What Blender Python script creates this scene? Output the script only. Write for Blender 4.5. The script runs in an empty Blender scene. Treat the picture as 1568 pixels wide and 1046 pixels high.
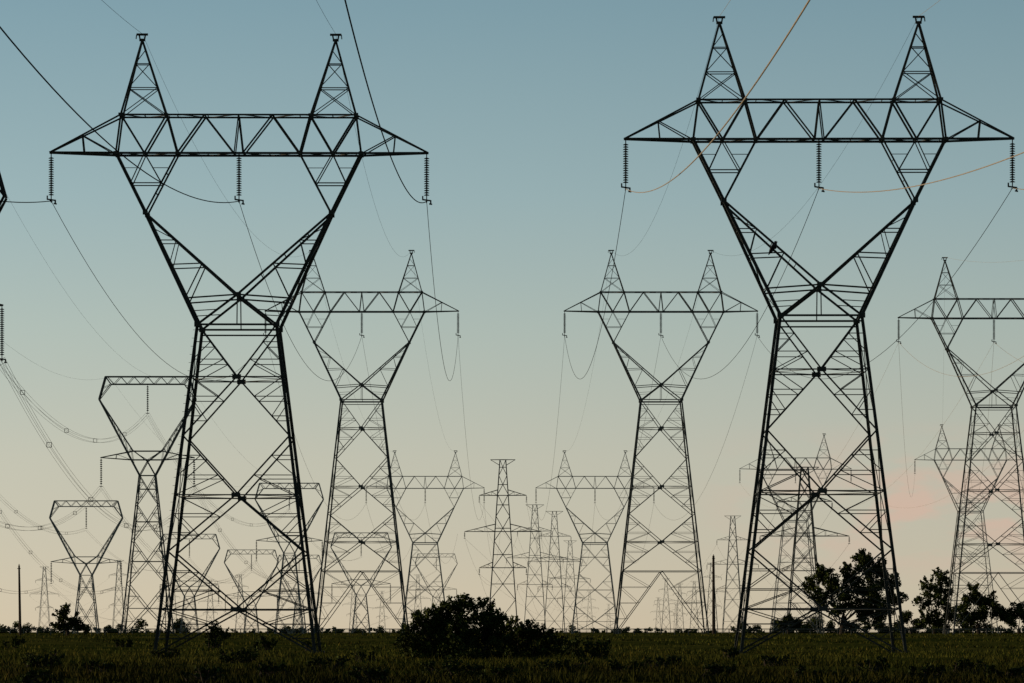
import bpy, math, random
import numpy as np
from mathutils import Vector
random.seed(7); rng=np.random.default_rng(7)
F=6615.0; CX=784.0; VH=968.0; H=1.7
def sstep(a,b,x):
    t=min(1,max(0,(x-a)/(b-a))); return t*t*(3-2*t)
def ground_z(y): return 1.3*sstep(370,600,y)
scene=bpy.context.scene
def link(o): scene.collection.objects.link(o); return o

# ---------------- materials ----------------
def lin(c):
    return tuple(((x/255)/12.92 if x/255<=0.04045 else ((x/255+0.055)/1.055)**2.4) for x in c)+(1,)
def mat(name,c1,c2,scale=2.0,rough=0.7,metal=0.0,attr=None,detail=6,spec=0.2):
    m=bpy.data.materials.new(name); m.use_nodes=True; nt=m.node_tree; b=nt.nodes['Principled BSDF']
    tc=nt.nodes.new('ShaderNodeTexCoord'); n=nt.nodes.new('ShaderNodeTexNoise'); n.inputs['Scale'].default_value=scale; n.inputs['Detail'].default_value=detail
    nt.links.new(tc.outputs['Object'],n.inputs['Vector'])
    r=nt.nodes.new('ShaderNodeValToRGB'); r.color_ramp.elements[0].color=(*c1,1); r.color_ramp.elements[1].color=(*c2,1)
    r.color_ramp.elements[0].position=0.35; r.color_ramp.elements[1].position=0.65
    nt.links.new(n.outputs['Fac'],r.inputs['Fac'])
    out=r.outputs['Color']
    if attr:
        a=nt.nodes.new('ShaderNodeAttribute'); a.attribute_name=attr
        mx=nt.nodes.new('ShaderNodeMix'); mx.data_type='RGBA'; mx.blend_type='MULTIPLY'; mx.inputs['Factor'].default_value=1
        nt.links.new(out,mx.inputs['A']); nt.links.new(a.outputs['Color'],mx.inputs['B']); out=mx.outputs['Result']
    nt.links.new(out,b.inputs['Base Color'])
    b.inputs['Roughness'].default_value=rough; b.inputs['Metallic'].default_value=metal
    if 'Specular IOR Level' in b.inputs: b.inputs['Specular IOR Level'].default_value=spec
    return m
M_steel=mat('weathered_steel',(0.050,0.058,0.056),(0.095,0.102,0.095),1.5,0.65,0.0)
M_steel_mid=mat('hazed_steel_mid',(0.14,0.155,0.145),(0.20,0.21,0.20),1.5,0.65,0.0)  # tower steel lightened: middle-distance haze put into the base colour
M_steel_far=mat('hazed_steel_far',(0.38,0.395,0.38),(0.48,0.48,0.46),1.0,0.7,0.0)  # palest tower steel, aerial haze painted into its albedo
M_ins=mat('insulator_glass',(0.03,0.04,0.04),(0.05,0.06,0.06),4,0.3)
M_wire=mat('dark_conductor',(0.02,0.02,0.02),(0.03,0.03,0.03),1,0.8,0.0,spec=0.0)
M_wireR=mat('sun_tinted_conductor',(0.46,0.37,0.26),(0.56,0.46,0.33),1,0.5,0.0)  # warm tan base colour paints in the low sun's glint on the wires
M_leaf=mat('foliage',(0.034,0.052,0.014),(0.070,0.088,0.024),0.9,0.8,0,'tint',spec=.08)
M_bark=mat('bark',(0.04,0.03,0.025),(0.08,0.065,0.05),5,0.9)
M_grass=mat('grass_blades',(0.085,0.105,0.018),(0.175,0.155,0.035),0.08,0.9,0,'tint',spec=.05)
M_ground=mat('field_soil_grass',(0.050,0.062,0.010),(0.125,0.112,0.022),0.05,0.95,0,None,10,spec=0.0)
M_wood=mat('pole_wood',(0.035,0.028,0.022),(0.07,0.055,0.045),6,0.9)
M_rail=mat('rail_metal',(0.16,0.16,0.15),(0.26,0.26,0.24),2,0.6,0.2)
M_feather=mat('feathers',(0.01,0.01,0.012),(0.03,0.03,0.035),10,0.6)

# ---------------- mesh builder ----------------
class MB:
    def __init__(s): s.v=[]; s.f=[]
    def bar(s,p,q,w,L=True):
        p=Vector(p); q=Vector(q); d=q-p
        if d.length<1e-5: return
        d.normalize(); up=Vector((0,1,0)) if abs(d.y)<0.8 else Vector((0,0,1))
        a=d.cross(up).normalized(); b=d.cross(a).normalized(); h=w/2
        if L:
            t=w*0.3; prof=[(-h,-h),(h,-h),(h,-h+t),(-h+t,-h+t),(-h+t,h),(-h,h)]
        else: prof=[(-h,-h),(h,-h),(h,h),(-h,h)]
        n=len(prof); k=len(s.v)
        for c in (p,q):
            for x,y in prof: s.v.append(tuple(c+a*x+b*y))
        for i in range(n):
            j=(i+1)%n; s.f.append((k+i,k+j,k+n+j,k+n+i))
        s.f.append(tuple(k+i for i in range(n))[::-1]); s.f.append(tuple(k+n+i for i in range(n)))
    def tube(s,pts,rad,n=5):
        k=len(s.v); m=len(pts)
        for i,p in enumerate(pts):
            p=Vector(p); a=Vector(pts[max(0,i-1)]); c=Vector(pts[min(m-1,i+1)]); d=(c-a).normalized()
            up=Vector((0,0,1)) if abs(d.z)<0.9 else Vector((1,0,0))
            x=d.cross(up).normalized(); y=d.cross(x).normalized(); r=rad[i] if hasattr(rad,'__len__') else rad
            for j in range(n):
                t=2*math.pi*j/n; s.v.append(tuple(p+x*r*math.cos(t)+y*r*math.sin(t)))
        for i in range(m-1):
            for j in range(n):
                j2=(j+1)%n; s.f.append((k+i*n+j,k+i*n+j2,k+(i+1)*n+j2,k+(i+1)*n+j))
        s.f.append(tuple(range(k,k+n))[::-1]); s.f.append(tuple(range(k+(m-1)*n,k+m*n)))
    def lathe(s,x,y,prof,n=8):
        k=len(s.v)
        for r,z in prof:
            for j in range(n):
                t=2*math.pi*j/n; s.v.append((x+r*math.cos(t),y+r*math.sin(t),z))
        for i in range(len(prof)-1):
            for j in range(n):
                j2=(j+1)%n; s.f.append((k+i*n+j,k+i*n+j2,k+(i+1)*n+j2,k+(i+1)*n+j))
    def obj(s,name,m,loc=(0,0,0),parent=None,rotz=0):
        me=bpy.data.meshes.new(name); me.from_pydata(s.v,[],s.f); me.update(); me.materials.append(m)
        o=bpy.data.objects.new(name,me); link(o)
        if parent: o.parent=parent
        o.location=loc; o.rotation_euler[2]=rotz
        return o
def lerp(a,b,t): return a+(b-a)*t
def P3(a,b,t): return tuple(lerp(a[i],b[i],t) for i in range(3))

def insulator(mb,x,y,z,length,near):
    mb.bar((x,y,z),(x,y,z-length),0.08,False)
    n=int(length/0.22) if near else int(length/0.4)
    r=0.22; prof=[]
    for i in range(n):
        zz=z-0.3-i*(length-0.6)/n; h=(length-0.6)/n
        prof+=[(0.05,zz),(r,zz-h*0.42),(r*0.95,zz-h*0.62),(0.05,zz-h*0.66)]
    mb.lathe(x,y,prof,8 if near else 5)
    zb=z-length
    if near:
        mb.bar((x-0.35,y,zb+0.05),(x+0.35,y,zb-0.05),0.12); mb.bar((x-0.32,y,zb+0.02),(x-0.32,y,zb+0.34),0.11); mb.bar((x+0.33,y,zb),(x+0.33,y,zb-0.34),0.12); mb.bar((x+.2,y,zb-.3),(x+0.45,y,zb-0.34),0.12)
        mb.bar((x,y-0.7,zb-0.12),(x,y+0.7,zb-0.12),0.12)
    else: mb.bar((x-0.25,y,zb),(x+0.25,y,zb),0.12)

# ---------------- body shared ----------------
def lattice_body(mb,W,wt,wb,zs,roles,portal,cw,bw,mw,L,sub=3):
    w=lambda z: lerp(wb,wt,z/W)
    faces=[lambda t,z,w=w:(t*w(z),-w(z),z),lambda t,z,w=w:(t*w(z),w(z),z),lambda t,z,w=w:(-w(z),t*w(z),z),lambda t,z,w=w:(w(z),t*w(z),z)]
    for sx in(-1,1):
        for sy in(-1,1): mb.bar((sx*wt,sy*wt,W),(sx*wb,sy*wb,0),cw,L)
    for fi,P in enumerate(faces):
        fb=bw if fi<2 else bw*.5; fm=mw if fi<2 else mw*.5; fs=sub if fi<2 else max(1,sub-1)
        for i in range(len(zs)-1):
            a,b=zs[i],zs[i+1]
            for sg in(-1,1):
                if roles[i]=='s': A=(sg,a); B=(0,b)
                else: A=(0,a); B=(sg,b)
                pa,pb=P(*A),P(*B); mb.bar(pa,pb,fb,L)
                zc=b if roles[i]=='s' else a; zsid=a if roles[i]=='s' else b
                pc=pb if roles[i]=='s' else pa; psd=pa if roles[i]=='s' else pb
                for k in range(1,fs):
                    t=k/fs; z=lerp(zsid,zc,t); leg=P(sg,z); dg=P3(psd,pc,t)
                    mb.bar(leg,dg,fm,L)
                    if fi<2:
                        t2=(k+1)/fs; mb.bar(dg,P(sg,lerp(zsid,zc,t2)),fm,L)
            if roles[i+1]=='c' and i+1<len(zs): mb.bar(P(-1,b),P(1,b),fb*0.85,L)
        mb.bar(P(-1,zs[0]),P(1,zs[0]),fb,L)
        if portal:
            zl=zs[-1]; mb.bar(P(-1,zl),P(1,zl),fb,L)
            for sg in(-1,1):
                mb.bar(P(0,zl),P(sg,0),fb,L)
                for k in((1,2,3) if fi<2 else (2,)):
                    t=k/4; dg=P3(P(0,zl),P(sg,0),t); mb.bar(dg,P(sg,lerp(zl,0,t)),fm,L)
                    mb.bar(dg,P(sg,lerp(zl,0,(k-1)/4)),fm,L)
    for i,z in enumerate(zs):
        if roles[i]=='c':
            c=w(z); m=mw*.7; mb.bar((0,-c,z),(c,0,z),m,L); mb.bar((c,0,z),(0,c,z),m,L); mb.bar((0,c,z),(-c,0,z),m,L); mb.bar((-c,0,z),(0,-c,z),m,L)

anch={}
def tower_A(u,s,vtop,key,near,rot=0.0):
    D=F/s; X=(u-CX)/s; g=ground_z(D)
    top=H+(VH-vtop)/s-g; W=top-23.75
    mb=MB(); ins=MB(); L=near
    cw,bw,mw=0.25,0.125,0.07
    if s<15: cw,bw,mw=0.23,0.115,0.055
    if s<8: cw,bw,mw=0.2,0.10,0.05
    if W<30: fr=[1,.84,.66,.48,.308,.133,0]; roles='scscscs'; portal=False; wb=3.17+W*0.121
    else: fr=[1,.88,.755,.63,.513,.395,.27]; roles='scscscs'; portal=True; wb=3.17+W*0.11
    wt=3.17
    lattice_body(mb,W,wt,wb,[W*f for f in fr],roles,portal,cw,bw,mw,L,3 if s>8 else 2)
    zE=W+9.15; zC=W+2.45; zB=W+14.0; zT=W+17.1; zP=top
    def yd(z):
        if z<zE: return lerp(3.17,1.2,(z-W)/9.15)
        return lerp(1.2,1.0,min(1,(z-zE)/(zB-zE)))
    def pt(x,z,sy): return (x,sy*yd(z),z)
    YB=1.0
    for sy in(-1,1):
        for sx in(-1,1):
            E=pt(sx*7.5,zE,sy); O=pt(sx*9.9,zB,sy); I=pt(sx*4.95,zB,sy); C=pt(0,zC,sy); Wc=pt(sx*3.17,W,sy)
            mb.bar(O,E,cw*0.9,L); mb.bar(I,E,bw*1.1,L); mb.bar(E,Wc,cw*1.05,L); mb.bar(E,C,bw*1.4,L); mb.bar(C,Wc,bw*1.4,L)
            M=pt(sx*7.6,zB,sy)
            a=P3(O,E,.5); b=P3(I,E,.5); mb.bar(a,b,mw*1.3,L); mb.bar(M,a,mw*1.2,L); mb.bar(M,b,mw*1.2,L)
            if sy<0:
                mb.bar(P3(O,E,.25),P3(M,a,.5),mw*.8,L); mb.bar(P3(I,E,.25),P3(M,b,.5),mw*.8,L)
            def op(z): return pt(sx*lerp(3.17,7.5,(z-W)/9.15),z,sy)
            def ip(z): return pt(sx*lerp(0,7.5,(z-zC)/(zE-zC)),z,sy)
            zz=[W+6.9,W+4.9,W+2.4]
            mb.bar(op(zz[0]),ip(zz[0]),mw*1.2,L); mb.bar(op(zz[1]),ip(zz[1]+.1),mw*1.4,L); mb.bar(op(zz[2]-.25),C,bw,L)
            mb.bar(ip(zz[0]),op(zz[1]),mw,L); mb.bar(ip(zz[1]+.1),op(zz[2]-.25),mw*1.4,L)
            if sy<0: mb.bar(op(W+7.9),ip(zz[0]),mw,L)
            mb.bar(P3(C,Wc,.5),op(W+1.1),mw,L)
            z0,z1=zB,zT
            Y=sy*YB
            seq=[(9.9,z0),(9.5,z1),(7.6,z0),(5.8,z1),(4.95,z0),(2.75,z1),(0.35,z0)]
            for q in range(len(seq)-1):
                mb.bar((sx*seq[q][0],Y,seq[q][1]),(sx*seq[q+1][0],Y,seq[q+1][1]),bw*(1.2 if q<5 else 1.0),L)
            mb.bar((sx*0.35,Y,z0),(0,Y,z1),bw*.8,L)
            tip=(sx*15.34,sy*0.12,zB+0.12)
            rt=(sx*9.5,Y,zT); rb=(sx*9.9,Y,zB)
            mb.bar(rt,tip,bw*1.0,L); mb.bar(rb,tip,bw*1.4,L)
            u1=P3(rt,tip,.54); l1=P3(rb,tip,.48); mb.bar(u1,l1,mw*1.3,L); mb.bar(u1,P3(rb,tip,.02),mw*1.3,L)
            ft=(sx*7.83,sy*0.12,zP-0.5)
            A=(sx*9.5,Y,zT); B=(sx*5.84,Y,zT)
            mb.bar(A,ft,bw*1.3,L); mb.bar(B,ft,bw*1.3,L)
            lv=[0,.36,.68]
            for q in range(2):
                a0,a1=P3(A,ft,lv[q]),P3(A,ft,lv[q+1]); b0,b1=P3(B,ft,lv[q]),P3(B,ft,lv[q+1])
                if sy<0 or q==0: mb.bar(a0,b1,mw,L); mb.bar(b0,a1,mw,L)
                mb.bar(a1,b1,mw*1.1,L)
            if sy<0: mb.bar(P3(A,ft,.68),P3(B,ft,.86),mw,L)
        mb.bar((-9.5,sy*YB,zT),(9.5,sy*YB,zT),bw*1.2,L)
        mb.bar((-9.9,sy*YB,zB),(9.9,sy*YB,zB),bw*1.5,L)
        mb.bar(pt(0,zC,sy),pt(0,W,sy),mw*1.3,L)
        mb.bar(pt(-3.17,W,sy),pt(3.17,W,sy),bw*1.3,L); mb.bar(pt(-3.1,W-.45,sy),pt(3.1,W-.45,sy),bw,L)
    for sx in(-1,1):
        mb.bar((sx*7.83-.46,0,zP-.06),(sx*7.83+.46,0,zP-.06),.17,False); mb.bar((sx*7.83-.16,0,zP-.6),(sx*7.83-.26,0,zP),.12,L); mb.bar((sx*7.83+.16,0,zP-.6),(sx*7.83+.26,0,zP),.12,L)
        mb.bar((sx*7.83-.24,0,zP-.5),(sx*7.83+.24,0,zP-.5),.2,False)
        mb.bar((sx*(7.83+.46),0,zP-.06),(sx*(7.83+.5),0,zP-.42),.08,False)
        for n,(x0,za,x1,zb) in enumerate([(9.9,zB,7.5,zE),(4.95,zB,7.5,zE),(7.5,zE,3.17,W),(7.5,zE,0,zC)]):
            N=3 if n<2 else 4
            for q in range(N+1):
                t=q/N; x=sx*lerp(x0,x1,t); z=lerp(za,zb,t); y=yd(z)
                mb.bar((x,-y,z),(x,y,z),mw,L)
                if q<N and n%2==0:
                    t=(q+1)/N; x2=sx*lerp(x0,x1,t); z2=lerp(za,zb,t); y2=yd(z2); g2=1 if q%2 else -1
                    mb.bar((x,g2*y,z),(x2,-g2*y2,z2),mw*.8,L)
        for t in(.36,.68):
            for xb in(9.5,5.84):
                x=sx*lerp(xb,7.83,t); y=lerp(YB,.12,t); z=lerp(zT,zP-.5,t); mb.bar((x,-y,z),(x,y,z),mw,L)
        if near:
            for (x,z,r) in [(7.5,zE,.4),(3.17,W,.5),(9.9,zB,.36),(9.5,zT,.36),(5.8,zT,.28),(7.6,zB,.26),(4.95,zB,.3)]:
                for sy in(-1,1):
                    y=yd(min(z,zB)); mb.bar((sx*x-r*.5,sy*y,z),(sx*x+r*.5,sy*y,z),r*.75,False)
    if near:
        for f,rl in zip(fr,roles):
            if rl=='c':
                z=W*f; y=lerp(wb,wt,f)
                for sy in(-1,1): mb.bar((-.35,sy*y,z),(.35,sy*y,z),.36,False)
        for sy in(-1,1): mb.bar((-.3,sy*yd(zC),zC),(.3,sy*yd(zC),zC),.36,False)
    if s>15:
        n=40
        for i in range(n):
            t=i/n; x=lerp(-wb,-wt,t); z=W*t; y=-lerp(wb,wt,t); mb.bar((x,y,z+.2),(x-.28,y,z+.2),.03,False)
        for sx in(-1,1):
            for sy in(-1,1): mb.bar((sx*wb,sy*wb,-.3),(sx*wb,sy*wb,.15),.7,False)
    xs=[-9.9,-7.6,-4.95,-2.5,0,2.5,4.95,7.6,9.9]
    for i,x in enumerate(xs):
        for z in(zB,zT):
            xx=max(-9.5,min(9.5,x)); mb.bar((xx,-YB,z),(xx,YB,z),mw,L)
            if i<8: g2=1 if i%2 else -1; mb.bar((xx,g2*YB,z),(max(-9.5,min(9.5,xs[i+1])),-g2*YB,z),mw,L)
    for x in(-15.2,0,15.2): insulator(ins,x,0,zB+(0.05),3.75,near)
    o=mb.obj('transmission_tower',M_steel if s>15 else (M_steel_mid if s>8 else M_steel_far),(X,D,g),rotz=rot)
    ins.obj('insulator_strings',M_ins,(0,0,0),parent=o)
    anch[key]=dict(p=[(X+x*math.cos(rot),D+x*math.sin(rot),g+zB-3.8) for x in(-15.2,0,15.2)],g=[(X+x,D,g+zP) for x in(-7.83,7.83)])
    return o

def tower_B(u,s,vtop,key,near=False):
    D=F/s; X=(u-CX)/s; g=ground_z(D); T=H+(VH-vtop)/s-g
    mb=MB(); ins=MB(); L=near
    cw,bw,mw=(0.22,0.12,0.07) if s>6 else (0.2,0.1,0.055)
    W=T-17.0; wt=1.35; wb=wt+W*0.105
    n=max(4,int(W/3.3)); zs=[]; roles=''
    tot=sum(1+0.13*i for i in range(n)); acc=0
    for i in range(n+1):
        zs.append(W*(1-acc/tot)); roles+='s' if i%2==0 else 'c'; acc+=1+0.13*i
    zs[-1]=0
    lattice_body(mb,W,wt,wb,zs,roles,False,cw,bw,mw,L,2)
    y0=1.0
    for sy in(-1,1):
        Y=sy*y0
        def b(x0,z0,x1,z1,w): 
            for sx in(-1,1): mb.bar((sx*x0,Y,T+z0),(sx*x1,Y,T+z1),w,L)
        mb.bar((-7.2,Y,T),(7.2,Y,T),bw*1.4,L); mb.bar((-6.3,Y,T-1.3),(6.3,Y,T-1.3),bw*1.3,L)
        xs=np.linspace(-6.9,6.9,13)
        for i in range(12): mb.bar((xs[i],Y,T-(i%2)*1.3),(xs[i+1],Y,T-((i+1)%2)*1.3),mw*1.2,L)
        b(7.2,0,8.3,-3.9,cw); b(6.3,-1.3,8.3,-3.9,bw); b(7.2,0,6.3,-1.3,bw); b(7.75,-2,6.3,-1.3,mw)
        b(8.3,-3.9,1.35,-17,cw); b(8.3,-3.9,2.6,-12.6,bw*1.1); b(2.6,-12.6,0,-14.6,bw*1.2)
        o=lambda t:(lerp(8.3,1.35,t),lerp(-3.9,-17,t)); ii=lambda t:(lerp(8.3,2.6,t),lerp(-3.9,-12.6,t))
        for q in range(1,6):
            a=o(q/7.0); c=ii(q/5.2) if q/5.2<1 else ii(1); b(*a,*c,mw); a2=o((q+1)/7.0); b(*c,*a2,mw)
        b(0,-14.6,1.35,-17,bw*1.2); mb.bar((-2.8,Y,T-14.3),(2.8,Y,T-14.3),bw*1.3,L); mb.bar((-2.5,Y,T-12.8),(2.5,Y,T-12.8),bw*1.3,L)
        mb.bar((-2.5,Y,T-12.8),(0,Y,T-14.3),mw,L); mb.bar((2.5,Y,T-12.8),(0,Y,T-14.3),mw,L)
        mb.bar((-1.35,Y,W),(1.35,Y,W),bw,L)
        for sx in(-1,1):
            tip=(sx*8.1,sy*.1,T-13.9); mb.bar((sx*2.8,Y,T-14.3),tip,bw*1.2,L); mb.bar((sx*2.5,Y,T-12.8),tip,bw*1.2,L)
            mb.bar(P3((sx*2.5,Y,T-12.8),tip,.5),(sx*2.8,Y,T-14.3),mw,L); mb.bar(P3((sx*2.5,Y,T-12.8),tip,.5),P3((sx*2.8,Y,T-14.3),tip,.5),mw,L)
    for x,z in [(-7.2,0),(7.2,0),(-8.3,-3.9),(8.3,-3.9),(0,0),(-3.5,0),(3.5,0),(5.7,-8.8),(-5.7,-8.8),(2.6,-12.6),(-2.6,-12.6)]:
        mb.bar((x,-y0,T+z),(x,y0,T+z),mw,L)
    insulator(ins,0,0,T-1.3,5,near); insulator(ins,-8.0,0,T-13.9,5,near); insulator(ins,8.0,0,T-13.9,5,near)
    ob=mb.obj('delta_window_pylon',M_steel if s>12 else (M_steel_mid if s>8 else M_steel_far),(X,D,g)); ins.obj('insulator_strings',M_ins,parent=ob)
    anch[key]=dict(p=[(X-8,D,g+T-19),(X,D,g+T-6.4),(X+8,D,g+T-19)],g=[(X-6.5,D,g+T),(X+6.5,D,g+T)])

def tower_C(u,vtop,key,Ht=45.0,s=None,scale=1.0):
    if s is None: s=(VH-vtop)/(Ht-0.4)
    D=F/s; X=(u-CX)/s; g=ground_z(D)
    mb=MB(); ins=MB(); L=False
    cw,bw,mw=(0.26,0.13,0.07) if s>5 else (0.22,0.11,0.06)
    n=14; tot=sum(1+.1*i for i in range(n)); acc=0; zs=[]; roles=''
    for i in range(n+1): zs.append(Ht*(1-acc/tot)); roles+='sc'[i%2]; acc+=1+.1*i
    zs[-1]=0
    lattice_body(mb,Ht,.75,3.9,zs,roles,False,cw,bw,mw,L,1)
    wz=lambda z: lerp(3.9,.75,z/Ht)
    pts=[]
    for f,hw,rise in [(1.0,3.2,0),(.795,6.1,1.4),(.587,9.9,1.9),(.379,6.1,1.4)]:
        z=Ht*f; 
        for sy in(-1,1):
            w=wz(z); 
            for sx in(-1,1):
                tip=(sx*hw,0,z)
                if rise==0:
                    mb.bar((0,sy*w,z),tip,bw*1.3,L); mb.bar((sx*w,sy*w,z-1.5),tip,bw,L)
                else:
                    mb.bar((sx*w,sy*w,z),tip,bw*1.3,L); mb.bar((sx*w,sy*w,z+rise),tip,bw*1.1,L)
                    for t in(.33,.66):
                        a=P3((sx*w,sy*w,z),tip,t); b=P3((sx*w,sy*w,z+rise),tip,t); mb.bar(a,b,mw,L); mb.bar(b,P3((sx*w,sy*w,z),tip,t-.33),mw,L)
            mb.bar((-w,sy*w,z),(w,sy*w,z),bw,L)
        if rise:
            for sx in(-1,1): insulator(ins,sx*hw,0,z,1.7,False); pts.append((X+sx*hw,D,g+z-1.7))
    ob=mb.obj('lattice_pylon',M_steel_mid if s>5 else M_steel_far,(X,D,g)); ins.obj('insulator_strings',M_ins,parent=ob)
    anch[key]=dict(p=pts,g=[(X-3.2,D,g+Ht),(X+3.2,D,g+Ht)])

tower_A(366,18.9,52,'L1',True,math.radians(0.6))
tower_A(1254,19.46,25,'R1',True,math.radians(-0.8))
tower_A(554,9.7,383,'L2',True)
tower_A(1012,9.7,383,'M2',True)
tower_A(1522,9.6,394,'R2',True)
tower_A(651,5.94,690,'L3',False)
tower_A(911,5.94,690,'M3',False)
tower_A(1486,5.6,650,'R3',False)
tower_A(1218,5.6,664,'Q3',False)
tower_B(-129,16.5,238,'B0',True)
tower_B(226,8.9,577,'B1'); tower_B(443,6.3,740,'B2'); tower_B(132,6.7,767,'B3')
tower_B(290,5.6,818,'B4'); tower_B(385,5.0,842,'B5'); tower_B(553,5.6,816,'B6'); tower_B(668,3.9,848,'B7'); tower_B(458,4.2,850,'B8')
tower_C(770,704,'C0'); tower_C(819,773,'C1'); tower_C(849,783,'C2'); tower_C(873,828,'C3'); tower_C(1122,790,'C4')
tower_C(1232,0,'C5',Ht=37,s=6.9); tower_C(68,868,'C6'); tower_C(182,858,'C7')
for i,(u,v) in enumerate([(1020,886),(1041,894),(1063,890),(541,895),(322,888),(368,880),(903,905),(932,925),(640,880),(585,905),(1008,915),(1035,925),(718,915),(455,905),(266,900),(1090,862)]):
    tower_C(u,v,'F%d'%i)

# ---------------- conductors ----------------
def span(mb,a,b,sag,r,n=40,offs=((0,0),),t0=0,t1=1):
    for ox,oz in offs:
        pts=[]
        for i in range(n+1):
            t=lerp(t0,t1,i/n); p=P3(a,b,t); pts.append((p[0]+ox,p[1],p[2]+oz-4*sag*t*(1-t)))
        mb.tube(pts,r,5)
def poly_span(mb,a,lineargs,r,dmax):
    aa,bb,dx=lineargs; pts=[]
    for i in range(61):
        d=dmax*i/60; pts.append((a[0]+dx*d,a[1]-d,a[2]-aa*d+bb*d*d))
    mb.tube(pts,r,8)
A=anch
mb=MB()
for p in A['L1']['p']: poly_span(mb,p,(.1126,.00036,0),0.036,355)
for p in A['L1']['g']: poly_span(mb,p,(.075,.00022,0),0.013,355)
for i in range(3): span(mb,A['L1']['p'][i],A['L2']['p'][i],10.5,.026); span(mb,A['L2']['p'][i],A['L3']['p'][i],14,.02)
for i in range(2): span(mb,A['L1']['g'][i],A['L2']['g'][i],7,.011); span(mb,A['L2']['g'][i],A['L3']['g'][i],9,.011)
for i in range(3): e=A['L3']['p'][i]; span(mb,e,(e[0]+3,e[1]+430,e[2]+2),13,.022)
mb.obj('power_line',M_wire)
mb=MB()
for p in A['R1']['p']: poly_span(mb,p,(.117,.000197,0),0.030,345)
for p in A['R1']['g']: poly_span(mb,p,(.075,.00015,0),0.013,345)
mb.obj('power_line',M_wireR)
mb=MB()
for i in range(3): span(mb,A['R1']['p'][i],A['M2']['p'][i],10.5,.026); span(mb,A['M2']['p'][i],A['M3']['p'][i],14,.02)
for i in range(2): span(mb,A['R1']['g'][i],A['M2']['g'][i],7,.011); span(mb,A['M2']['g'][i],A['M3']['g'][i],9,.011)
for i in range(3): e=A['M3']['p'][i]; span(mb,e,(e[0]+3,e[1]+430,e[2]+2),13,.022)
mb.obj('power_line',M_wire)
mb=MB()
for i in range(3):
    e=A['R2']['p'][i]; span(mb,(e[0]-8,345,e[2]-10),e,10,.022); span(mb,e,A['R3']['p'][i],14,.02); span(mb,e,(A['Q3']['p'][i][0],A['Q3']['p'][i][1],A['Q3']['p'][i][2]),15,.015)
for i in range(2): e=A['R2']['g'][i]; span(mb,(e[0]+5,345,e[2]-11),e,7,.013); span(mb,e,A['R3']['g'][i],9,.011)
mb.obj('power_line',M_wireR)
q4=((-.25,-.25),(.25,-.25),(-.25,.25),(.25,.25))
def spacers(mb,a,b,sag,n):
    for k in range(1,n):
        t=(k+random.uniform(-.12,.12))/n; p=P3(a,b,t); z=p[2]-4*sag*t*(1-t)
        for (x0,z0,x1,z1) in [(-.25,-.25,.25,-.25),(.25,-.25,.25,.25),(.25,.25,-.25,.25),(-.25,.25,-.25,-.25)]:
            mb.bar((p[0]+x0,p[1],z+z0),(p[0]+x1,p[1],z+z1),.06,False)
mb=MB()
for a,b,sg in [('B0','B1',11),('B1','B2',10)]:
    for i in range(3): span(mb,A[a]['p'][i],A[b]['p'][i],sg,.015,offs=q4); spacers(mb,A[a]['p'][i],A[b]['p'][i],sg,6)
    for i in range(2): span(mb,A[a]['g'][i],A[b]['g'][i],7,.01)
for i in range(3): span(mb,A['B0']['p'][i],(A['B0']['p'][i][0]+4,60,A['B0']['p'][i][2]),10,.015,offs=q4)
mb.obj('power_line',M_wire)
mb=MB()
for i in range(3):
    e=A['B3']['p'][i]; st=(e[0]+8,640,e[2]+16)
    span(mb,st,e,9,.014,offs=q4); spacers(mb,st,e,9,6); span(mb,e,A['B4']['p'][i],6,.015,offs=q4[:2]); span(mb,A['B4']['p'][i],A['B5']['p'][i],5,.018,offs=q4[:2]); span(mb,A['B5']['p'][i],A['B7']['p'][i],9,.018,offs=q4[:2])
    span(mb,A['B2']['p'][i],A['B6']['p'][i],5,.018,offs=q4[:2])
mb.obj('power_line',M_wire)
mb=MB()
for a,b in [('C0','C1'),('C1','C3'),('C4','C5'),('C0','F6'),('C7','C6'),('F0','C4')]:
    for i in range(6): span(mb,A[a]['p'][i],A[b]['p'][i],10,.02)
mb.obj('power_line',M_wire)

# ---------------- bird on strut ----------------
r1=bpy.data.objects['transmission_tower.001']
Wr=(H+(VH-25)/19.46)-23.75
mb=MB()
body=[(0,0,0.0),(0.02,0,.06),(0.05,0,.14),(.09,0,.22),(.12,0,.29),(.13,0,.34),(.14,0,.39),(.16,0,.43)]
mb.tube([(-.22,0,-.26),(-.12,0,-.12)]+body,[.02,.05,.085,.125,.14,.125,.085,.07,.075,.02],8)
mb.tube([(.16,0,.38),(.21,0,.375),(.25,0,.36)],[.03,.018,.004],6)
mb.tube([(-.02,-.1,.2),(-.1,-.1,.05),(-.19,-.06,-.14)],[.05,.06,.015],6); mb.tube([(-.02,.1,.2),(-.1,.1,.05),(-.19,.06,-.14)],[.05,.06,.015],6)
mb.tube([(.03,-.04,.02),(.05,-.04,-.1)],.015,5); mb.tube([(.03,.04,.02),(.05,.04,-.1)],.015,5)
X1=r1.location.x
bo=mb.obj('perched_crow',M_feather,(X1-3.75,r1.location.y-lerp(3.17,1.2,4.95/9.15)-.05,Wr+5.0+.2)); bo.scale=(1.6,1.6,1.6)

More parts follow.
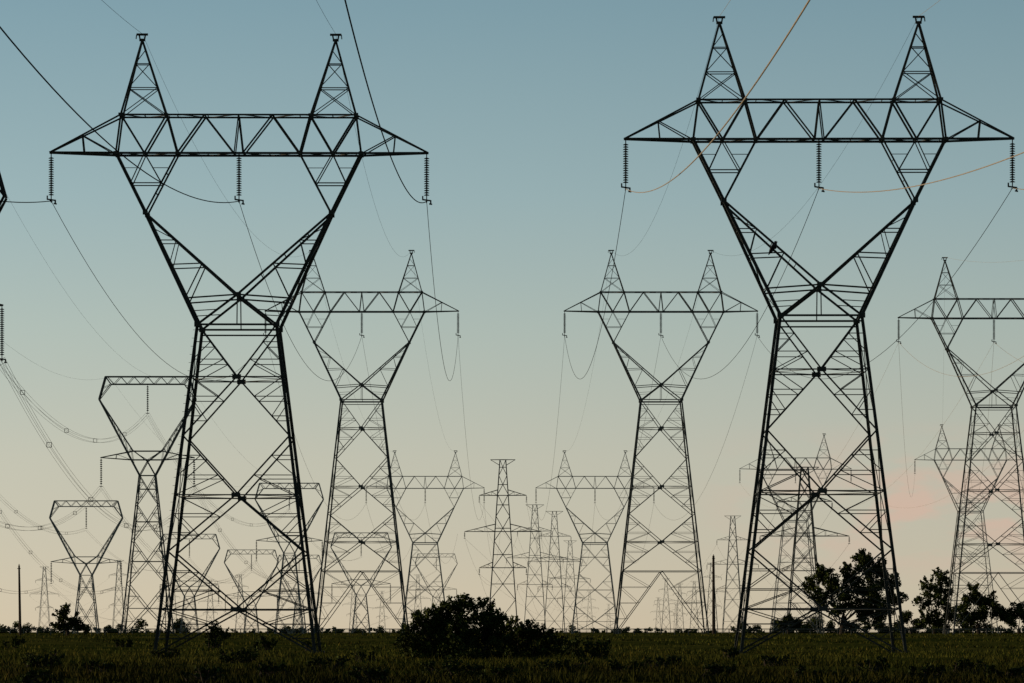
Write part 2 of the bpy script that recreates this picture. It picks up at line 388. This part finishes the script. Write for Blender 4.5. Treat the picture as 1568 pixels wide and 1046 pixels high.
# ---------------- ground ----------------
ys=np.concatenate([np.linspace(-60,120,10),np.linspace(130,640,140),np.geomspace(660,30000,40)])
xsn=np.concatenate([-np.geomspace(12000,90,14),np.linspace(-80,80,90),np.geomspace(90,12000,14)])
v=[];f=[]
for j,y in enumerate(ys):
    for x in xsn:
        amp=0.07 if 130<y<600 and abs(x)<85 else 0
        z=ground_z(y)+amp*(math.sin(x*.31+y*.05)+math.sin(x*.13-y*.11+2)+.6*math.sin(x*.9+y*.4))
        v.append((x,y,z))
nx=len(xsn)
for j in range(len(ys)-1):
    for i in range(nx-1): k=j*nx+i; f.append((k,k+1,k+nx+1,k+nx))
me=bpy.data.meshes.new('ground'); me.from_pydata(v,[],f); me.materials.append(M_ground)
go=link(bpy.data.objects.new('ground',me))

def tri_object(name,V,n_per,tint,m,extra=None):
    N=len(V); me=bpy.data.meshes.new(name)
    me.vertices.add(N*n_per); me.vertices.foreach_set('co',V.reshape(-1).astype(np.float32))
    me.loops.add(N*n_per); me.loops.foreach_set('vertex_index',np.arange(N*n_per,dtype=np.int32))
    me.polygons.add(N); me.polygons.foreach_set('loop_start',np.arange(0,N*n_per,n_per,dtype=np.int32))
    me.update(calc_edges=True)
    ca=me.color_attributes.new('tint','FLOAT_COLOR','POINT')
    c=np.ones((N,n_per,4),np.float32); c[:,:,:3]=tint[:,None,:]
    ca.data.foreach_set('color',c.reshape(-1)); me.materials.append(m)
    return link(bpy.data.objects.new(name,me))

# ---------------- grass ----------------
def noise2(x,y):
    return (np.sin(x*.21+1.3+np.sin(y*.07)*2)+np.sin(y*.09+x*.08+.5)+np.sin(x*.63-y*.17)+.7*np.sin(x*1.4+y*.31))/3.7
def grass(N,y0,y1,hmin,hmax,w,power=1.0):
    y=y0+(y1-y0)*rng.random(N)**power; x=(rng.random(N)-.5)*2*(y*0.118+8)
    nn=noise2(x,y); keep=rng.random(N)<(0.55+.45*nn); x=x[keep];y=y[keep];nn=nn[keep];n=len(x)
    h=(hmin+(hmax-hmin)*rng.random(n)**2)*(0.75+.5*np.clip(nn+.3,0,1)); 
    g=np.array([ground_z(a) for a in y]); a=rng.random(n)*2*math.pi
    V=np.zeros((n,3,3)); dx=np.cos(a)*w*(.6+.8*rng.random(n)); dy=np.sin(a)*w
    V[:,0]=np.stack([x-dx,y-dy,g-.1],1); V[:,1]=np.stack([x+dx,y+dy,g-.1],1)
    V[:,2]=np.stack([x+rng.normal(0,.35,n)*h*1.5,y+rng.normal(0,.12,n),g+h],1)
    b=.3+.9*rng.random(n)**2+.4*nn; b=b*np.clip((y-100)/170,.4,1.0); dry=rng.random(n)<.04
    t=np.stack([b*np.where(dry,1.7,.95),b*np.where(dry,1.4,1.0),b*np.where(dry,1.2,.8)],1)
    return V,np.clip(t,.08,3)
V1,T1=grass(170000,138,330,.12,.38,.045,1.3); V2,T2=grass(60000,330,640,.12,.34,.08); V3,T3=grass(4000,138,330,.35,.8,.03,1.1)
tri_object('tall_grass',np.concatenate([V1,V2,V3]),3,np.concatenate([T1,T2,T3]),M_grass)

# ---------------- foliage ----------------
def leaves(lobes,n_per,size,flat=0.0):
    Vs=[];Ts=[]
    for (cx,cy,cz,r) in lobes:
        n=max(3,int(n_per*(r**2))); 
        d=rng.normal(size=(n,3)); d/=np.linalg.norm(d,axis=1)[:,None]
        rr=r*(.2+1.1*rng.random(n)**.8); c=np.array([cx,cy,cz])+d*rr[:,None]*np.array([1,1,.9])
        s=size*(.5+rng.random(n)); a=rng.normal(size=(n,3)); a/=np.linalg.norm(a,axis=1)[:,None]
        b=np.cross(a,rng.normal(size=(n,3))); b/=np.linalg.norm(b,axis=1)[:,None]
        q=np.stack([c-a*s[:,None],c-b*s[:,None]*.55,c+a*s[:,None],c+b*s[:,None]*.55],1)
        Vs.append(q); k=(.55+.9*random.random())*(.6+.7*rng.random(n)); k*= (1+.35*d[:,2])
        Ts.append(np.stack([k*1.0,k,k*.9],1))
    return np.concatenate(Vs),np.concatenate(Ts)
def plant(name,u,Y,lobes_px,n_per,size,trunk_r=.25,sub=7,subr=.5,base_dx=0,forkz=.3,shrub=False,spread=1.0,twigs=0):
    s=F/Y; X=(u-CX)/s; g=ground_z(Y)
    lob=[]; mbt=MB(); base=Vector((base_dx,0,-.2))
    for li,(lu,lv,lr) in enumerate(lobes_px):
        c=Vector(((lu-u)/s,random.uniform(-1,1)*lr/s*.8,H+(VH-lv)/s-g)); r=lr/s
        if not shrub:
            fork=Vector((base_dx+ (c.x-base_dx)*.12,0,max(.8,c.z*forkz)))
            mid=(fork+c)/2+Vector((random.uniform(-.3,.3),random.uniform(-.3,.3),-.15*r)); 
            mbt.tube([fork,mid,c],[trunk_r*.4,trunk_r*.24,.04],6)
            if li<3: mbt.tube([base,(base+fork)/2+Vector((.05*li,0,0)),fork],[trunk_r*1.2,trunk_r,trunk_r*.6],8)
        else:
            for _ in range(3):
                b0=Vector((c.x*.5+random.uniform(-.4,.4),random.uniform(-.4,.4),-.1)); e=c+Vector([random.uniform(-r,r)*.8 for _ in range(3)])+Vector((0,0,r*.5))
                mbt.tube([b0,(b0+e)/2+Vector((random.uniform(-.2,.2),0,0)),e],[.045,.028,.01],4)
        lob.append((c.x,c.y,c.z,r*.6))
        for k in range(sub):
            d=Vector([random.gauss(0,1) for _ in range(3)]).normalized()*r*random.uniform(.35,.95)*spread
            e=c+d; rr=r*subr*random.uniform(.5,1.15); lob.append((e.x,e.y,max(e.z,.1+rr*.4 if shrub else e.z),rr))
            if not shrub: mbt.tube([c-d*.1,c+d*.5+Vector((0,0,.1)),e],[.05,.03,.015],4)
        for k in range(twigs):
            d=Vector((random.uniform(-1,1),random.uniform(-.6,.6),random.uniform(.3,1.2))).normalized(); e=c+d*r*random.uniform(1.1,1.6)
            mbt.tube([c+d*r*.5,e],[.03,.01],3)
            for q in range(5):
                pp=c+d*r*lerp(.8,1.5,q/5); lob.append((pp.x,pp.y,pp.z,r*.17))
    V,T=leaves(lob,n_per,size)
    V[:,:,2]=np.maximum(V[:,:,2],0.0)
    o=mbt.obj(name,M_bark,(X,Y,g))
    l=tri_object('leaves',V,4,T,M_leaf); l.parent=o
    return o
plant('broadleaf_tree',1288,640,[(1322,864,16),(1345,878,18),(1300,882,16),(1332,903,22),(1362,895,15),(1312,923,21),(1350,926,21),(1372,918,12),(1290,910,16),(1258,880,14),(1272,898,15),(1243,896,12),(1258,920,15),(1284,934,15),(1322,942,16),(1345,944,14)],280,.19,.3,sub=11,subr=.42,spread=1.22,twigs=3)
plant('broadleaf_tree',1430,700,[(1440,885,12),(1425,900,14),(1448,905,13),(1415,925,13),(1437,925,15),(1455,942,13),(1418,948,12),(1437,950,14)],240,.19,.22,sub=10,subr=.4,spread=1.25,twigs=3)
plant('broadleaf_tree',1498,690,[(1490,913,15),(1510,920,15),(1478,930,14),(1500,940,17),(1525,938,15),(1540,945,13),(1480,950,13)],260,.19,.25,sub=10,subr=.45,spread=1.15,twigs=2)
plant('broadleaf_tree',1560,690,[(1560,933,15),(1545,946,14),(1575,943,14)],260,.2,.2,sub=8,subr=.5)
plant('broadleaf_tree',1207,660,[(1207,947,10),(1197,956,9),(1218,955,10)],260,.2,.15,sub=7,subr=.55)
plant('broadleaf_tree',1395,720,[(1388,946,11),(1402,954,10),(1378,957,9),(1412,958,8)],260,.2,.15,sub=7,subr=.55)
plant('broadleaf_tree',103,560,[(101,936,9),(93,946,10),(112,949,10),(102,957,13),(122,961,9),(87,961,9),(132,965,7)],280,.16,.15,sub=8,subr=.48,spread=1.1,twigs=3)
plant('wild_shrub',700,268,[(702,943,24),(676,948,21),(738,944,21),(652,960,21),(690,970,28),(728,972,28),(636,980,21),(756,968,22),(665,986,26),(626,996,18),(700,996,28),(745,998,26),(762,955,14),(682,1010,22),(720,1012,22),(650,1008,18),(640,958,12)],620,.095,sub=12,subr=.4,shrub=True,spread=1.2,twigs=8)
plant('wild_shrub',805,272,[(785,966,16),(810,970,16),(832,976,15),(770,986,19),(800,988,22),(835,992,20),(862,997,16),(790,1008,18),(825,1010,17)],620,.09,sub=10,subr=.43,shrub=True,spread=1.2,twigs=6)
plant('wild_shrub',900,262,[(880,990,12),(905,993,14),(925,994,11),(890,1006,14),(918,1008,13)],560,.09,sub=9,subr=.44,shrub=True,spread=1.1,twigs=5)
plant('wild_shrub',330,420,[(330,963,10),(322,973,10),(341,972,10),(330,983,13)],500,.11,sub=8,subr=.5,shrub=True,twigs=3)
for (u,v0,w) in [(375,1006,34),(60,1012,36),(500,1015,26),(1010,1012,26),(1190,1010,20),(560,1006,18),(250,1002,22),(410,1026,24),(1330,1018,26),(1480,1020,26),(150,1022,26),(960,1022,26),(20,983,16),(190,983,12),(480,986,12),(410,985,22),(1120,998,12),(860,1018,34),(690,1026,44),(1090,1030,30),(1250,1032,26),(1420,1032,30),(1540,1028,24),(310,1034,30),(560,1034,30),(60,1038,30),(760,1034,30)]:
    Yp=F*H/max(8,(v0+12-VH)); Yp=min(Yp,420)
    plant('weed_clump',u,Yp,[(u+random.uniform(-1,1)*w,v0+random.uniform(-3,7),w*random.uniform(.2,.34)) for _ in range(7)],650,.06 if v0>1000 else .09,sub=6,subr=.5,shrub=True,twigs=4)
lob=[]
for x0,x1,yy,hh in [(-190,-110,1500,3.6),(-75,-10,1700,2.8),(30,75,1600,2.2),(75,210,1400,5.0),(-12,30,1900,2.2),(-110,-75,1650,2.8)]:
    x=x0
    while x<x1: 
        big=random.choice([1.5,1.7]) if random.random()<.12 else random.uniform(.5,1.1)
        c0=1.3+random.uniform(.1,.4)*hh*big
        for _ in range(4): lob.append((x+random.uniform(-.7,.7)*hh*big,yy+random.uniform(-8,8),c0+random.uniform(-.3,.35)*hh*big,hh*random.uniform(.18,.38)*big))
        x+=random.uniform(.6,5.0)
V,T=leaves(lob,110,.35); V[:,:,2]=np.maximum(V[:,:,2],1.2); tri_object('distant_treeline',V,4,T,M_leaf)

# ---------------- fence & poles ----------------
mb=MB(); Yf=605
for i in range(-75,76):
    x=i*1.9; mb.bar((x,Yf,1.2),(x,Yf,2.2),.12,False)
mb.bar((-145,Yf-.1,2.13),(145,Yf-.1,2.13),.12,False); mb.bar((-145,Yf-.1,1.85),(145,Yf-.1,1.85),.05,False)
mb.obj('rail_fence',M_rail)
def pole(u,vt,Y,lean,r):
    s=F/Y; X=(u-CX)/s; g=ground_z(Y); h=H+(VH-vt)/s-g; mb=MB()
    mb.tube([(0,0,-.3),(lean*.5,0,h*.5),(lean,0,h)],[r*1.25,r*1.05,r*.8],10)
    mb.lathe(lean,0,[(.03,h),(.06,h+.03),(.06,h+.15),(.02,h+.2)],6)
    mb.bar((lean-.22,-r-.03,h-.4),(lean+.22,-r-.03,h-.4),.09,False)
    mb.obj('wooden_utility_pole',M_wood,(X,Y,g))
pole(31,866,560,-.15,.15); pole(1093,851,600,-.05,.2)

# ---------------- camera ----------------
cam=bpy.data.cameras.new('camera'); co=link(bpy.data.objects.new('camera',cam)); co.location=(0,0,H); co.rotation_euler=(math.radians(90),0,0)
cam.sensor_width=36; cam.lens=36*F/1568; cam.shift_y=(VH-523)/1568; cam.clip_end=60000; cam.clip_start=1; scene.camera=co

# ---------------- light & sky ----------------
sun_el=math.radians(8); az=math.radians(-82)
sl=bpy.data.lights.new('sun','SUN'); sl.energy=2.4; sl.angle=math.radians(.5); sl.color=(1,.76,.5)
so=link(bpy.data.objects.new('sun',sl))
d=Vector((math.sin(az)*math.cos(sun_el),math.cos(az)*math.cos(sun_el),math.sin(sun_el)))
so.rotation_euler=d.to_track_quat('Z','Y').to_euler()
w=bpy.data.worlds.new('World'); scene.world=w; w.use_nodes=True; nt=w.node_tree; nt.nodes.clear()
N=nt.nodes.new; Lk=nt.links.new
out=N('ShaderNodeOutputWorld'); bg=N('ShaderNodeBackground'); Lk(bg.outputs[0],out.inputs[0])
sky=N('ShaderNodeTexSky'); sky.sky_type='NISHITA'; sky.sun_disc=False; sky.sun_elevation=sun_el; sky.sun_rotation=az
tc=N('ShaderNodeTexCoord'); sp=N('ShaderNodeSeparateXYZ'); Lk(tc.outputs['Generated'],sp.inputs[0])
def math_(op,a,b=None,clamp=False):
    n=N('ShaderNodeMath'); n.operation=op; n.use_clamp=clamp
    for i,x in enumerate((a,b)):
        if x is None: continue
        if isinstance(x,(int,float)): n.inputs[i].default_value=x
        else: Lk(x,n.inputs[i])
    return n.outputs[0]
zp=math_('POWER',math_('MAXIMUM',sp.outputs[2],0.0),0.5)
r=N('ShaderNodeValToRGB'); Lk(zp,r.inputs[0]); cr=r.color_ramp
stops=[(0,(214,197,169)),(.10,(210,199,175)),(.20,(197,197,181)),(.265,(177,191,184)),(.317,(155,180,184)),(.38,(128,160,172)),(.5,(90,127,145)),(1.0,(40,60,80))]
cr.elements[0].position=0; cr.elements[0].color=lin(stops[0][1]); cr.elements[1].position=1; cr.elements[1].color=lin(stops[-1][1])
for p,c in stops[1:-1]: e=cr.elements.new(p); e.color=lin(c)
mr=N('ShaderNodeMapRange'); Lk(sp.outputs[1],mr.inputs[0]); mr.inputs[1].default_value=-.4; mr.inputs[2].default_value=.95; mr.inputs[3].default_value=.3; mr.inputs[4].default_value=1
mr2=N('ShaderNodeMapRange'); Lk(sp.outputs[0],mr2.inputs[0]); mr2.inputs[1].default_value=-.12; mr2.inputs[2].default_value=.12; mr2.inputs[3].default_value=1.04; mr2.inputs[4].default_value=.91
k=math_('MULTIPLY',mr.outputs[0],mr2.outputs[0])
def mix(bt,fac,a,b):
    n=N('ShaderNodeMix'); n.data_type='RGBA'; n.blend_type=bt
    for nm,x in(('Factor',fac),('A',a),('B',b)):
        if isinstance(x,(int,float)): n.inputs[nm].default_value=x
        elif isinstance(x,tuple): n.inputs[nm].default_value=x
        else: Lk(x,n.inputs[nm])
    return n.outputs['Result']
cmb=N('ShaderNodeCombineXYZ'); 
for i in range(3): Lk(k,cmb.inputs[i])
base=mix('MULTIPLY',1.0,r.outputs[0],cmb.outputs[0])
mp=N('ShaderNodeMapping'); mp.inputs['Scale'].default_value=(60,60,150); mp.inputs['Location'].default_value=(3.3,1.7,.4); Lk(tc.outputs['Generated'],mp.inputs[0])
nz=N('ShaderNodeTexNoise'); nz.inputs['Scale'].default_value=1.0; nz.inputs['Detail'].default_value=8; Lk(mp.outputs[0],nz.inputs[0])
cf=N('ShaderNodeMapRange'); Lk(nz.outputs['Fac'],cf.inputs[0]); cf.inputs[1].default_value=.45; cf.inputs[2].default_value=.58
mx_=N('ShaderNodeMapRange'); Lk(sp.outputs[0],mx_.inputs[0]); mx_.inputs[1].default_value=.04; mx_.inputs[2].default_value=.085
mz=math_('SUBTRACT',1.0,math_('ABSOLUTE',math_('DIVIDE',math_('SUBTRACT',sp.outputs[2],.029),.02)),True)
cl=math_('MULTIPLY',math_('MULTIPLY',cf.outputs[0],mx_.outputs[0]),math_('MULTIPLY',mz,.8))
base=mix('MIX',cl,base,lin((216,184,166)))
sk=mix('MULTIPLY',1.0,sky.outputs[0],(.08,.08,.08,1))
fin=mix('MIX',.08,base,sk)
Lk(fin,bg.inputs[0]); bg.inputs[1].default_value=1.0
scene.view_settings.view_transform='Standard'; scene.view_settings.look='None'; scene.view_settings.exposure=0
